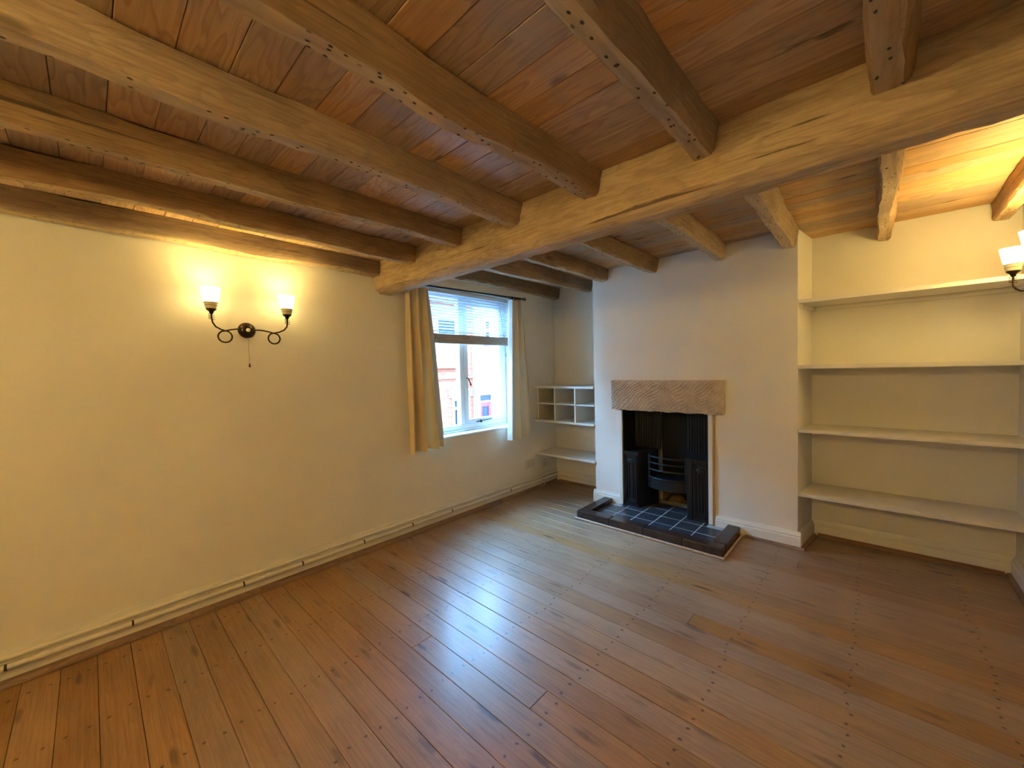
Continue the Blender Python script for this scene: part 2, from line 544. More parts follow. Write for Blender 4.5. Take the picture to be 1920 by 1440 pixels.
T = .34
bm = bmesh.new()
ztop = ZR + .18
for lo, hi in [((-T, YF - T, -.06), (0, WY0, ztop)), ((-T, WY1, -.06), (0, YB + T, ztop)),
               ((-T, WY0, -.06), (0, WY1, WZ0)), ((-T, WY0, WZ1), (0, WY1, ztop))]:
    bm_box(bm, lo, hi)
tag(from_bm('wall_left', bm, 'plaster'), kind='structure')
tag(box('wall_back', (0, YB, -.06), (XR, YB + T, ztop), 'plaster'), kind='structure')
tag(box('wall_right', (XR, YF - T, -.06), (XR + T, YB + T, ztop), 'plaster'), kind='structure')
tag(box('wall_front', (0, YF - T, -.06), (XR, YF, ztop), 'plaster'), kind='structure')

# chimney breast with its opening
bm = bmesh.new()
zt = ZR + .02
def pier(poly, z0, z1, bev_pts=()):
    va = [bm.verts.new((*p, z0)) for p in poly]; vb = [bm.verts.new((*p, z1)) for p in poly]
    n = len(poly)
    bm.faces.new(va[::-1]); bm.faces.new(vb)
    es = []
    for i in range(n):
        bm.faces.new((va[i], va[(i + 1) % n], vb[(i + 1) % n], vb[i]))
    return [bm.edges.get((va[i], vb[i])) for i in bev_pts]
e1 = pier([(XL, 0), (OX0, 0), (OX0, YB), (XL, YB)], 0, OZ)
e2 = pier([(OX1, 0), (XC, 0), (XC + .044, YB), (OX1, YB)], 0, OZ)
e3 = pier([(XL, 0), (XC, 0), (XC + .044, YB), (XL, YB)], OZ, zt)
tag(from_bm('wall_chimney_breast', bm, 'plaster'), kind='structure')

# ------------------------------------------------------------------ main beam and joists
bprof = [(-1.858, 2.235), (-1.864, 2.12), (-1.866, 2.0), (-1.852, 1.925), (-1.812, 1.896), (-1.735, 1.896), (-1.695, 1.935), (-1.68, 2.0), (-1.68, 2.235)]
bo = timber('main_beam', bprof, 0, 0.0, XR, 'beam', seg=110, amp=.020, seed=3, freq=1.7, amp2=.006)
tag(bo, 'heavy hewn golden oak beam crossing the whole ceiling from window wall to right', 'beam')

def joist(xc, w, y0, y1, zb, zt, seed, lab, grp, lean=0.0):
    h = w / 2
    prof = [(xc - h, zt), (xc - h, zb + .012), (xc - h + .008, zb + .001), (xc + h - .014, zb), (xc + h - .002, zb + .014), (xc + h + .014, zt)]
    o = timber('ceiling_joist', prof, 1, y0, y1, 'joist', seg=64, amp=.016, seed=seed, freq=2.1, amp2=.0055)
    tag(o, lab, 'beam', grp)
    return o
GL, GR_ = 'joists on the near side of the main beam', 'joists on the fireplace side of the main beam'
yl0, yl1 = YF + .01, -1.862
zbl = 2.016
L_ = [(.055, .10, 'joist lying against the window wall just above the lit twin lamp'),
      (.520, .085, 'dark narrow joist second from the window wall, near side of beam'),
      (.975, .075, 'pale joist third from the window wall, near side of beam'),
      (1.432, .070, 'dark brown joist fourth from the window wall, near side of beam'),
      (1.860, .072, 'fifth joist from the window wall, underside dotted with old nail holes'),
      (2.308, .074, 'sixth joist from the window wall, ending over the middle of the beam'),
      (2.772, .078, 'pale greyish joist full of nail holes in the dark upper right ceiling'),
      (3.255, .078, 'joist hugging the right wall overhead, near side of beam')]
for s, (x, w, lab) in enumerate(L_):
    joist(x, w, yl0, yl1 - .001, zbl, ZL + .001, s, lab, GL)
R_ = [(.045, .085, YB, 'short dark joist above the curtain rod, against the window wall'),
      (.492, .075, YB - .03, 'dark joist in the left alcove stopping short of the chimney breast'),
      (.865, .075, -.001, 'joist meeting the left end of the chimney breast top'),
      (1.335, .072, -.001, 'joist meeting the chimney breast above the stone lintel'),
      (1.866, .074, -.001, 'joist meeting the chimney breast right of the stone lintel'),
      (2.308, .080, -.001, 'joist ending at the right corner of the chimney breast'),
      (2.785, .070, YB, 'crooked pale joist over the white shelved alcove'),
      (3.282, .080, YB, 'joist beside the right wall over the shelved alcove')]
for s, (x, w, y1, lab) in enumerate(R_):
    joist(x, w, -1.679, y1 - .001, 2.108, ZR + .001, s + 20, lab, GR_)

# ------------------------------------------------------------------ skirtings, beading, pipes
def skirt_prof(d, h):
    """(out, z) profile"""
    return [(0, 0), (d, 0), (d, h * .66), (d * .72, h * .70), (d * .78, h * .80), (d * .45, h * .90), (d * .3, h), (0, h)]
def skirt(name, kind, a, b, pos, sign, h=.115, d=.02, mat='white_paint'):
    bm = bmesh.new()
    if kind == 'x':      # runs along x, face normal sign*y
        poly = [(pos + sign * o_, z) for o_, z in skirt_prof(d, h)]
        bm_prism(bm, poly, 0, a, b)
    else:
        poly = [(pos + sign * o_, z) for o_, z in skirt_prof(d, h)]
        bm_prism(bm, poly, 1, a, b)
    return tag(from_bm(name, bm, mat, None, 30), kind='structure')
def bead(name, kind, a, b, pos, sign, r=.02, mat=None):
    poly = [(0, 0)] + [(r * math.cos(t * math.pi / 12), r * math.sin(t * math.pi / 12)) for t in range(7)]
    poly = [(pos + sign * o_, z + .0005) for o_, z in poly]
    bm = bmesh.new(); bm_prism(bm, poly, 0 if kind == 'x' else 1, a, b)
    return tag(from_bm(name, bm, mat or ('strip' if kind == 'x' else 'strip_y'), None, 40), kind='structure')
skirt('baseboard_left', 'y', YF, YB, 0, 1, .148, .018)
skirt('baseboard_alcove_left', 'x', .0182, XL, YB, -1, .130, .018)
skirt('baseboard_breast_left', 'x', XL - .02, OX0 - .001, 0, -1, .117)
skirt('baseboard_breast_left_return', 'y', .0, YB - .02, XL, -1, .117)
skirt('baseboard_breast_right', 'x', OX1 + .016, XC + .02, 0, -1, .117)
bm = bmesh.new()
prof = skirt_prof(.02, .118)
va = [bm.verts.new((XC + o_, 0, z)) for o_, z in prof]; vb = [bm.verts.new((XC + .042 + o_, YB - .0205, z)) for o_, z in prof]
bm.faces.new(va); bm.faces.new(vb[::-1])
for i in range(len(prof)):
    j = (i + 1) % len(prof); bm.faces.new((va[i], vb[i], vb[j], va[j]))
tag(from_bm('baseboard_breast_right_return', bm, 'white_paint', None, 30), kind='structure')
skirt('baseboard_alcove_right', 'x', XC + .0645, XR, YB, -1, .118)
skirt('baseboard_right', 'y', YF, YB - .0205, XR, -1, .130)
skirt('baseboard_front', 'x', .02, XR - .02, YF, 1, .130)
bead('trim_1', 'y', YF + .03, YB - .04, .018, 1, .028)
bead('trim_2', 'x', .048, XL - .001, YB - .018, -1, .022)
bead('trim_3', 'x', 2.03, XC + .042, -.02, -1, .018)
bead('trim_4', 'x', XC + .085, XR - .044, YB - .02, -1, .022)
bead('trim_5', 'y', YF + .03, YB - .022, XR - .02, -1, .022)
bm = bmesh.new()
prof = [(0, .0005)] + [(.02 * math.cos(t * math.pi / 12), .0005 + .02 * math.sin(t * math.pi / 12)) for t in range(7)]
va = [bm.verts.new((XC + .02 + o_, -.019, z)) for o_, z in prof]; vb = [bm.verts.new((XC + .062 + o_, YB - .043, z)) for o_, z in prof]
bm.faces.new(va); bm.faces.new(vb[::-1])
for i in range(len(prof)):
    j = (i + 1) % len(prof); bm.faces.new((va[i], vb[i], vb[j], va[j]))
tag(from_bm('trim_6', bm, 'strip_y', None, 40), kind='structure')

def pipe_run(zc, r, x, lab, clips, joints):
    root = empty('heating_pipe', (x, -2, zc - r))
    yb = YB - (x)
    pts = [(x, YF + .02, zc)] + [(x, YF + .02 + t * (yb - .05 - YF - .02) / 8, zc) for t in range(1, 9)]
    for t in range(1, 6):
        a = t * math.pi / 10
        pts.append((x + .05 * (1 - math.cos(a)), yb - .05 + .05 * math.sin(a), zc))
    pts.append((XL - .023, yb, zc))
    adopt(root, tube('pipe_length', pts, r, 'pipe', None, 12))
    for yy in clips:
        adopt(root, tube('pipe_clip', [(x, yy - .004, zc), (x, yy + .004, zc)], r * 1.18, 'clip_dark', None, 12))
    for yy in joints:
        adopt(root, tube('pipe_joint', [(x, yy - .014, zc), (x, yy + .014, zc)], r * 1.35, 'pipe', None, 12))
    tag(root, lab, 'pipe', 'heating pipes along the skirting')
    return root
pipe_run(.090, .0115, .043, 'lower cream heating pipe with dark clips running along the skirting', [-3.632, -3.242, -2.774, -2.453, -2.038, -1.633, -1.235, -.486], [-3.527, -2.647, -1.743, -.834])
pipe_run(.128, .0095, .037, 'upper thin cream heating pipe running just above the clipped pipe', [], [-3.527, -2.647, -1.743, -.834])

# ------------------------------------------------------------------ fireplace
# stone lintel
def hewn_block(name, lo, hi, mat, nx, nz):
    bm = bmesh.new()
    lo, hi = Vector(lo), Vector(hi)
    def disp(x, z, u, v):
        e = min(u, 1 - u) * (hi.x - lo.x); f = min(v, 1 - v) * (hi.z - lo.z)
        edge = min(1, min(e, f) / .03)
        d = noise.noise(Vector((x * 14, z * 14, 1))) * .006
        q = (x * .80 - z * .95) * 215 + 7.0 * noise.noise(Vector((x * 9, z * 9, 4)))
        d += .009 * math.sin(q) * (.35 + .65 * abs(noise.noise(Vector((x * 6, z * 16, 9))))) + .004 * noise.noise(Vector((x * 45, z * 45, 2)))
        return d * (.35 + .65 * edge) + (1 - edge) * .012
    grid = []
    for i in range(nx + 1):
        row = []
        for j in range(nz + 1):
            u, v = i / nx, j / nz
            x, z = lo.x + (hi.x - lo.x) * u, lo.z + (hi.z - lo.z) * v
            zz = z; xx = x
            if j == 0: zz += .010 * noise.noise(Vector((x * 12, 0, 3))) + (.012 if u < .05 or u > .95 else 0)
            if i in (0, nx): xx += .008 * noise.noise(Vector((z * 14, i, 5)))
            row.append(bm.verts.new((xx, lo.y + disp(x, z, u, v), zz)))
        grid.append(row)
    for i in range(nx):
        for j in range(nz):
            bm.faces.new((grid[i][j], grid[i + 1][j], grid[i + 1][j + 1], grid[i][j + 1]))
    rim = [grid[i][0] for i in range(nx + 1)] + [grid[nx][j] for j in range(1, nz + 1)] + [grid[i][nz] for i in range(nx - 1, -1, -1)] + [grid[0][j] for j in range(nz - 1, 0, -1)]
    back = [bm.verts.new((v.co.x, hi.y, v.co.z)) for v in rim]
    n = len(rim)
    for i in range(n):
        bm.faces.new((rim[i], back[i], back[(i + 1) % n], rim[(i + 1) % n]))
    bm.faces.new(back)
    return from_bm(name, bm, mat, None, 80)
lin = hewn_block('stone_lintel', (.938, -.042, .915), (1.892, -.0005, 1.185), 'stone', 320, 92)
tag(lin, 'rough hewn grey-brown stone lintel with diagonal tool marks above the fireplace', 'lintel')

# plaster edging strips of the opening
for nm, a, b in (('trim_7', OX0, OX0 + .032), ('trim_8', OX1 - .032, OX1)):
    tag(box(nm, (a, -.022, .031), (b, -.0005, .912), 'white_paint', None, .002), kind='structure')
tag(box('trim_9', (OX1 + .0005, -.012, .031), (OX1 + .014, -.0005, .914), 'pale_strip_y'), kind='structure')

ZH = .03     # tile level
# hearth : slab, kerb tiles, tiles, timber beading
hr = empty('hearth', (1.42, -.25, 0))
adopt(hr, box('mortar_bed', (.93, -.412, .0005), (1.915, -.0235, ZH - .0012), 'grout'))
adopt(hr, box('mortar_bed', (OX0 + .033, -.0235, .0005), (OX1 - .033, YB - .012, ZH - .0012), 'grout'))
cols = [.932, 1.092, 1.252, 1.414, 1.577, 1.738, 1.913]
rows = [(-.410, -.238), (-.238, -.078), (-.078, .085), (.085, .25)]
for r_i, (ya, yb) in enumerate(rows):
    for xa, xb in zip(cols, cols[1:]):
        x0, x1 = xa + .0035, xb - .0035
        if r_i >= 2:
            x0, x1 = max(x0, OX0 + .034), min(x1, OX1 - .034)
            if x1 - x0 < .02: continue
        y1 = yb
        if r_i == 2:
            adopt(hr, box('tile', (x0, ya + .0035, .005), (x1, yb - .0035, ZH + rnd.uniform(-.0008, .0008)), 'tile', None, .0015))
        else:
            adopt(hr, box('tile', (x0, ya + .0035, .005), (x1, y1 - .0035, ZH + rnd.uniform(-.0008, .0008)), 'tile', None, .0015))
HX0, HX1, HY, KZ = .845, 2.000, -.505, .070
def kerb(lo, hi):
    adopt(hr, box('kerb_tile', lo, hi, 'kerb', None, .006, 2))
kx = [HX0, 1.155, 1.45, 1.74, HX1]
for a, b in zip(kx, kx[1:]):
    kerb((a + .0006, HY, .001), (b - .0006, HY + .092, KZ))
kerb((HX0, HY + .0935, .001), (HX0 + .086, -.024, KZ))
kerb((HX1 - .086, HY + .0935, .001), (HX1, -.024, KZ))
adopt(hr, box('edge_beading', (HX0 - .016, HY - .016, .0005), (HX1 + .016, HY - .001, .016), 'pale_strip', None, .004))
adopt(hr, box('edge_beading', (HX0 - .016, HY - .0005, .0005), (HX0 - .001, -.024, .016), 'pale_strip_y', None, .004))
adopt(hr, box('edge_beading', (HX1 + .001, HY - .0005, .0005), (HX1 + .016, -.024, .016), 'pale_strip_y', None, .004))
tag(hr, 'raised black tiled hearth with brown glazed kerb in front of the fireplace', 'hearth')

# cast iron hob grate
gx0, gx1 = OX0 + .034, OX1 - .034
gr = empty('hob_grate', (1.405, .1, ZH))
HZ = .535
def rib_plate(name, x0, x1, yf, z0, z1, nrib):
    bm = bmesh.new()
    pts = []
    N = nrib * 6
    for i in range(N + 1):
        u = i / N
        pts.append((x0 + (x1 - x0) * u, yf - .006 * abs(math.sin(u * math.pi * nrib))))
    pts += [(x1, yf + .012), (x0, yf + .012)]
    bm_prism(bm, pts, 2, z0, z1)
    return from_bm(name, bm, 'iron', None, 60)
adopt(gr, rib_plate('reeded_plate', gx0, 1.285, .235, HZ + .002, OZ - .01, 11))
adopt(gr, rib_plate('reeded_plate', 1.529, gx1, .235, HZ + .002, OZ - .01, 11))
def hob(side):
    if side < 0:
        poly = [(gx0, .0), (1.176, .0), (1.262, .2), (1.262, .248), (gx0, .248)]
        x0, x1 = gx0 + .01, 1.166
    else:
        poly = [(1.612, .0), (gx1, .0), (gx1, .248), (1.545, .248), (1.545, .2)]
        x0, x1 = 1.656, gx1 - .01
    b = adopt(gr, prism('hob_box', poly, 2, ZH + .001, HZ - .014, 'iron'))
    # slightly overhanging top plate
    cx = sum(p[0] for p in poly) / len(poly)
    top = [(p[0] + (.008 if (p[0] > 1.17 and side < 0) else (-.008 if (p[0] < 1.62 and side > 0) else 0)), p[1] - (.01 if p[1] < .01 else 0)) for p in poly]
    adopt(gr, prism('hob_top', top, 2, HZ - .013, HZ, 'iron'))
    # panel moulding: frame and arched flutes
    bm = bmesh.new()
    z0, z1 = ZH + .03, HZ - .04
    for lo, hi in [((x0, -.009, z0), (x0 + .010, .0, z1)), ((x1 - .010, -.009, z0), (x1, .0, z1)),
                   ((x0, -.009, z0), (x1, .0, z0 + .012)), ((x0, -.009, z1 - .012), (x1, .0, z1))]:
        bm_box(bm, lo, hi)
    f = adopt(gr, from_bm('panel_frame', bm, 'iron'))
    w = (x1 - x0 - .03)
    for k_ in (0, 1):
        inset = .006 + k_ * .020
        xa, xb = x0 + .014 + inset, x1 - .014 - inset
        r = (xb - xa) / 2; xc = (xa + xb) / 2; zc = z1 - .03 - inset - r
        pts = [(xa, -.002, z0 + .02 + inset)] + [(xa, -.002, z0 + (zc - z0) * t / 4) for t in range(1, 4)]
        pts += [(xc - r * math.cos(t * math.pi / 10), -.002, zc + r * math.sin(t * math.pi / 10)) for t in range(11)]
        pts += [(xb, -.002, z0 + (zc - z0) * t / 4) for t in range(3, 0, -1)] + [(xb, -.002, z0 + .02 + inset)]
        adopt(gr, tube('arch_moulding', pts, .0055, 'iron', None, 6))
    # plinth
    adopt(gr, box('plinth', (min(p[0] for p in poly[:2]), -.008, ZH + .001), (max(p[0] for p in poly[:2]), -.0005, ZH + .025), 'iron'))
hob(-1); hob(1)
for a_, b_ in ((OX0 + .001, gx0 - .001), (gx1 + .001, OX1 - .001)):
    adopt(gr, box('side_cheek', (a_, .001, ZH + .001), (b_, YB - .012, OZ - .004), 'iron'))
adopt(gr, box('canopy_plate', (gx0, .20, OZ - .009), (gx1, YB - .012, OZ - .003), 'iron'))
adopt(gr, box('front_pilaster', (1.604, -.012, ZH + .001), (1.648, -.0005, HZ - .014), 'iron', None, .004))
# basket bars
bx0, bx1 = 1.262, 1.600
def bowed(z, out=.055, y0=.03, n=14):
    return [(bx0 + (bx1 - bx0) * i / n, y0 - out * math.sin(math.pi * i / n) ** .8, z) for i in range(n + 1)]
for z in (.512, .458, .398):
    adopt(gr, tube('grate_bar', bowed(z), .0075, 'iron', None, 8))
bm = bmesh.new()
ins = [Vector(p) for p in bowed(.325)]
poly = [(p.x, p.y) for p in ins] + [(bx1, .2), (bx0, .2)]
bm_prism(bm, poly, 2, .232, .325)
adopt(gr, from_bm('ash_tray', bm, 'iron', None, 40))
adopt(gr, tube('tray_rim', bowed(.328, .062), .009, 'iron', None, 8))
for x in (bx0 + .012, bx1 - .012):
    adopt(gr, box('basket_upright', (x - .009, .012, .24), (x + .009, .03, .535), 'iron', None, .003))
adopt(gr, box('basket_floor', (bx0 + .01, .201, .30), (bx1 - .03, .235, .325), 'iron'))
tag(gr, 'black cast iron hob grate with bowed bars and arched side panels in the fireplace', 'fireplace grate')
adopt(gr, box('back_plate', (1.263, .335, .231), (1.544, .350, OZ - .01), 'soot_black', None, .003))
fb = box('fireback', (1.263, .335, ZH + .001), (1.544, .352, .230), 'soot', None, .003)
tag(fb, 'sooty brown firebrick panel low behind the grate basket', 'fireback')
an = tube('ash_arch', [(1.30 + .22 * t / 10, .315, ZH + .004 + .10 * math.sin(math.pi * t / 10)) for t in range(11)], .008, 'iron', None, 8)
an.name = 'ash_guard'
tag(an, 'low curved iron ash guard under the grate basket', 'ash guard')

# ------------------------------------------------------------------ right alcove shelves
SH = [(1.738, 'topmost cream shelf of the right alcove, beside the lit lamp'),
      (1.286, 'second cream shelf from the top in the right alcove'),
      (.8435, 'third cream shelf from the top in the right alcove'),
      (.394, 'lowest cream shelf of the right alcove, above the skirting')]
for k_, (z, lab) in enumerate(SH):
    root = empty('alcove_shelf', (2.86, .18, z - .02))
    bm = bmesh.new()
    th = .024
    va = [(XC + .0035, .002), (XR - .001, .002), (XR - .001, YB - .001), (XC + .0465, YB - .001)]
    bm_prism(bm, va, 2, z - th, z)
    adopt(root, from_bm('shelf_board', bm, 'shelf_paint'))
    if k_ == 0:
        adopt(root, box('rear_batten', (XC + .068, YB - .022, z - th - .028), (XR - .022, YB - .001, z - th - .0005), 'shelf_paint', None, .002))
        b = prism('side_batten', [(.03, z - th - .0005), (YB - .002, z - th - .0005), (YB - .002, z - th - .030), (.05, z - th - .030)], 0, 0, .018, 'shelf_paint')
        b.data.transform(Matrix.Rotation(math.atan2(-.044, .36), 4, 'Z'))
        b.data.transform(Matrix.Translation((XC + .0015, 0, 0)))
        adopt(root, b)
        adopt(root, prism('side_batten', [(.03, z - th - .0005), (YB - .002, z - th - .0005), (YB - .002, z - th - .030), (.05, z - th - .030)], 0, XR - .020, XR - .001, 'shelf_paint'))
    tag(root, lab, 'shelf', 'shelves in the right alcove')

# ------------------------------------------------------------------ left alcove cubby unit + shelf
YS = -.022
cu = empty('cubbyhole_unit', (.37, .17, .735))
x0, x1 = .002, XL - .002
def cb(n, lo, hi):
    adopt(cu, box(n, lo, hi, 'shelf_paint', None, .0015))
yb_ = YB - .002
cb('top_board', (x0, YS, 1.100), (x1, yb_, 1.123))
cb('bottom_board', (x0, YS, .735), (x1, yb_, .758))
for x in (.268, .520):
    cb('divider', (x - .008, YS + .006, .7585), (x + .008, yb_, 1.0995))
for a, b in ((x0, .2595), (.2765, .5115), (.5285, x1)):
    cb('middle_shelf', (a, YS + .012, .927), (b, yb_, .942))
cb('side_board', (x0, YS + .05, .7585), (x0 + .014, yb_, .9265))
cb('side_board', (x0, YS + .05, .9425), (x0 + .014, yb_, 1.0995))
tag(cu, 'cream six-hole cubby unit fitted in the left alcove beside the window', 'shelf unit')
ls = box('alcove_shelf', (x0, YS, .372), (x1, yb_, .394), 'shelf_paint', None, .0015)
tag(ls, 'single cream shelf low in the left alcove under the cubby unit', 'shelf')

# sockets and cable
def socket(yc, zc, w, h, n, lab):
    r = empty('power_socket', (0, yc, zc - h / 2))
    adopt(r, box('face_plate', (.0005, yc - w / 2, zc - h / 2), (.010, yc + w / 2, zc + h / 2), 'plastic', None, .003, 2))
    for k_ in range(n):
        y = yc + (k_ - (n - 1) / 2) * .062
        adopt(r, box('switch', (.0102, y - .006, zc + .018), (.0135, y + .006, zc + .034), 'plastic', None, .001))
        for dy, dz in ((0, .006), (-.011, -.014), (.011, -.014)):
            adopt(r, box('pin_hole', (.0100, y + dy - .003, zc + dz - .004), (.0106, y + dy + .003, zc + dz + .004), 'clip_dark'))
    tag(r, lab, 'socket')
socket(-.123, .282, .148, .088, 2, 'white double wall socket on the window wall beside the low shelf')
socket(.118, .245, .086, .086, 1, 'small single socket under the low shelf in the left corner')
cab = tube('aerial_cable', [(.062, -.02, .15), (.066, .03, .105), (.072, .05, .06), (.076, .02, .034), (.082, -.03, .032), (.078, -.05, .045), (.066, -.01, .10)], .003, 'plastic', None, 6)
tag(cab, 'loop of thin white cable by the pipe in the left corner', 'cable')

# ------------------------------------------------------------------ window
win = empty('window_1', (-.13, (WY0 + WY1) / 2, WZ0))
win['kind'] = 'structure'
FX0, FX1 = -.165, -.105      # frame depth
def wb(n, lo, hi, mat='frame_paint', bev=.004):
    return adopt(win, box(n, lo, hi, mat, None, bev))
fz0 = .758
wb('frame_head', (FX0, WY0 + .003, WZ1 - .062), (FX1, WY1 - .003, WZ1 - .002))
wb('frame_bottom', (FX0, WY0 + .003, fz0), (FX1, WY1 - .003, fz0 + .042))
wb('frame_jamb', (FX0, WY0 + .003, fz0 + .0425), (FX1, WY0 + .055, WZ1 - .0625))
wb('frame_jamb', (FX0, WY1 - .055, fz0 + .0425), (FX1, WY1 - .003, WZ1 - .0625))
MY = -.95
wb('mullion', (FX0, MY - .028, fz0 + .0425), (FX1, MY + .028, WZ1 - .0625))
# right casement sash
sy0, sy1, sz0, sz1 = MY + .0285, WY1 - .0555, fz0 + .043, WZ1 - .063
def sash(y0, y1, z0, z1, w, xo):
    s = adopt(win, boxes('sash', [((FX0 + xo, y0, z0), (FX1 + xo - .006, y0 + w, z1)), ((FX0 + xo, y1 - w, z0), (FX1 + xo - .006, y1, z1)),
                                   ((FX0 + xo, y0 + w, z0), (FX1 + xo - .006, y1 - w, z0 + w)), ((FX0 + xo, y0 + w, z1 - w), (FX1 + xo - .006, y1 - w, z1))], 'frame_paint'))
    return s
s1 = sash(sy0, sy1, sz0, sz1, .040, .010)
adopt(win, box('pane', (-.140, sy0 + .04, sz0 + .04), (-.136, sy1 - .04, sz1 - .04), 'glass'))
adopt(win, box('pane', (-.140, WY0 + .0555, fz0 + .043), (-.136, MY - .0285, WZ1 - .063), 'glass'))
wb('window_sill', (-.168, WY0 + .002, WZ0 - .02), (.018, WY1 - .002, WZ0 + .004), bev=.006)
wb('sill_riser', (FX0, WY0 + .003, WZ0 + .0045), (FX1 + .012, WY1 - .003, fz0 - .0005))
adopt(win, tube('casement_stay', [(-.088, -.80, .812), (-.086, -.72, .818), (-.087, -.60, .822)], .005, 'bronze', None, 8))
adopt(win, box('stay_pin', (-.100, -.745, .800), (-.080, -.735, .825), 'bronze'))
adopt(win, tube('casement_handle', [(-.098, MY + .045, 1.24), (-.075, MY + .048, 1.235), (-.068, MY + .060, 1.20), (-.067, MY + .072, 1.165)], [.006, .006, .006, .009], 'bronze', None, 8))

# venetian blind
bl = empty('venetian_blind', (-.04, -.87, 1.55))
BY0, BY1 = -1.385, -.385
BX = -.045
def tilt(y): return .032 * (y - BY0)      # blind hangs a touch higher at the right
adopt(bl, box('head_rail', (BX - .018, BY0, 1.990), (BX + .018, BY1, 2.022), 'slat', None, .002))
nsl = 13
me = None
for k_ in range(nsl):
    z = 1.965 - k_ * .0255
    if me is None:
        bm = bmesh.new()
        w = .0135
        prof = []
        for s_ in (-1, -.5, 0, .5, 1):
            prof.append((s_ * w, .0022 * (1 - s_ * s_)))
        poly = prof + [(p[0], p[1] - .0012) for p in prof[::-1]]
        ca, sa = math.cos(math.radians(20)), math.sin(math.radians(20))
        poly = [(p[0] * ca - p[1] * sa, p[0] * sa + p[1] * ca) for p in poly]
        va = [bm.verts.new((p[0], BY0 + .004, p[1])) for p in poly]; vb = [bm.verts.new((p[0], BY1 - .004, p[1])) for p in poly]
        bm.faces.new(va); bm.faces.new(vb[::-1])
        for i in range(len(poly)):
            j = (i + 1) % len(poly); bm.faces.new((va[i], vb[i], vb[j], va[j]))
        o = from_bm('slat', bm, 'slat'); me = o.data
    else:
        o = link(bpy.data.objects.new('slat', me))
    o.location = (BX, 0, z)
    adopt(bl, o)
for k_ in range(9):                         # slats gathered on the bottom rail
    z = 1.634 - k_ * .0062
    o = link(bpy.data.objects.new('stacked_slat', bpy.data.meshes['stacked_slat'])) if k_ else box('stacked_slat', (BX - .013, BY0 + .004, -.0027), (BX + .013, BY1 - .004, .0027), 'rail', None, .0006)
    if k_ == 0: o.data.name = 'stacked_slat'
    o.location = (0, 0, z); adopt(bl, o)
adopt(bl, box('bottom_rail', (BX - .014, BY0 + .004, 1.553), (BX + .014, BY1 - .004, 1.580), 'rail', None, .003))
for y in (BY0 + .12, -.885, BY1 - .12):
    adopt(bl, tube('ladder_cord', [(BX + .0145, y, 1.99), (BX + .0145, y, 1.60)], .0011, 'slat', None, 5))
    adopt(bl, tube('cord_knot', [(BX + .0135, y, 1.575), (BX + .0175, y, 1.575)], .006, 'cord', None, 8))
tag(bl, 'half raised white venetian blind with bottom rail coloured as in shade in the window', 'blind')
pc = tube('pull_cord', [(-.018, -.52, 1.99), (-.012, -.50, 1.80), (-.006, -.470, 1.60), (-.004, -.455, 1.47)], .0018, 'cord', None, 6)
pe = lathe('cord_pull', [(.002, .02), (.005, .01), (.006, -.012), (.003, -.018)], (-.004, -.455, 1.455), 'cord', None, 'z', 10)
pr = empty('blind_cord', (-.01, -.49, 1.44)); adopt(pr, pc); adopt(pr, pe)
tag(pr, 'thin dark pull cord hanging at the right end of the blind', 'cord')

# curtain rod
RX = .075
def rz(y): return 2.004 + .022 * (y + 1.5)
rod = empty('curtain_rod', (RX, -.95, 2.0))
adopt(rod, tube('pole', [(RX, -1.665, rz(-1.665)), (RX, -.262, rz(-.262))], .0075, 'black_metal', None, 12))
bm = bmesh.new()
for a in range(3):                           # open cage finial
    an_ = a * math.pi / 3
    bm_tube(bm, [(RX + .017 * math.cos(an_) * math.sin(t), -.242 - .02 * math.cos(t), rz(-.25) + .017 * math.sin(an_) * math.sin(t)) for t in [i * 2 * math.pi / 16 for i in range(16)]], .0026, 6, True)
bm_lathe(bm, [(.001, .0), (.006, .003), (.006, .010), (.001, .012)], (RX, -.228, rz(-.25)), 'y', 10)
adopt(rod, from_bm('finial', bm, 'black_metal', None, 50))
for y in (-1.60, -.345):
    adopt(rod, tube('bracket', [(.001, y, rz(y) - .004), (RX * .5, y, rz(y) - .012), (RX, y, rz(y) - .008)], .005, 'black_metal', None, 8))
    adopt(rod, lathe('bracket_plate', [(.016, .0005), (.018, .003), (.012, .006)], (0, y, rz(y) - .004), 'black_metal', None, 'x', 14))
tag(rod, 'black metal curtain rod with caged finial above the window', 'curtain rod')
def rings(ys, g, lab):
    for y in ys:
        bm = bmesh.new()
        bm_tube(bm, [(RX + .016 * math.cos(t), y, rz(y) - .007 + .016 * math.sin(t)) for t in [i * 2 * math.pi / 14 for i in range(14)]], .0022, 6, True)
        o = from_bm('curtain_ring', bm, 'black_metal', None, 50)
        tag(o, lab, 'curtain ring', g)
rings([-1.640, -1.608, -1.572, -1.538, -1.505, -1.47], 'rings of the left curtain', 'dark metal ring bunched at the top of the left curtain')
rings([-.455, -.425, -.395, -.365, -.338, -.310], 'rings of the right curtain', 'dark metal ring bunched at the top of the right curtain')

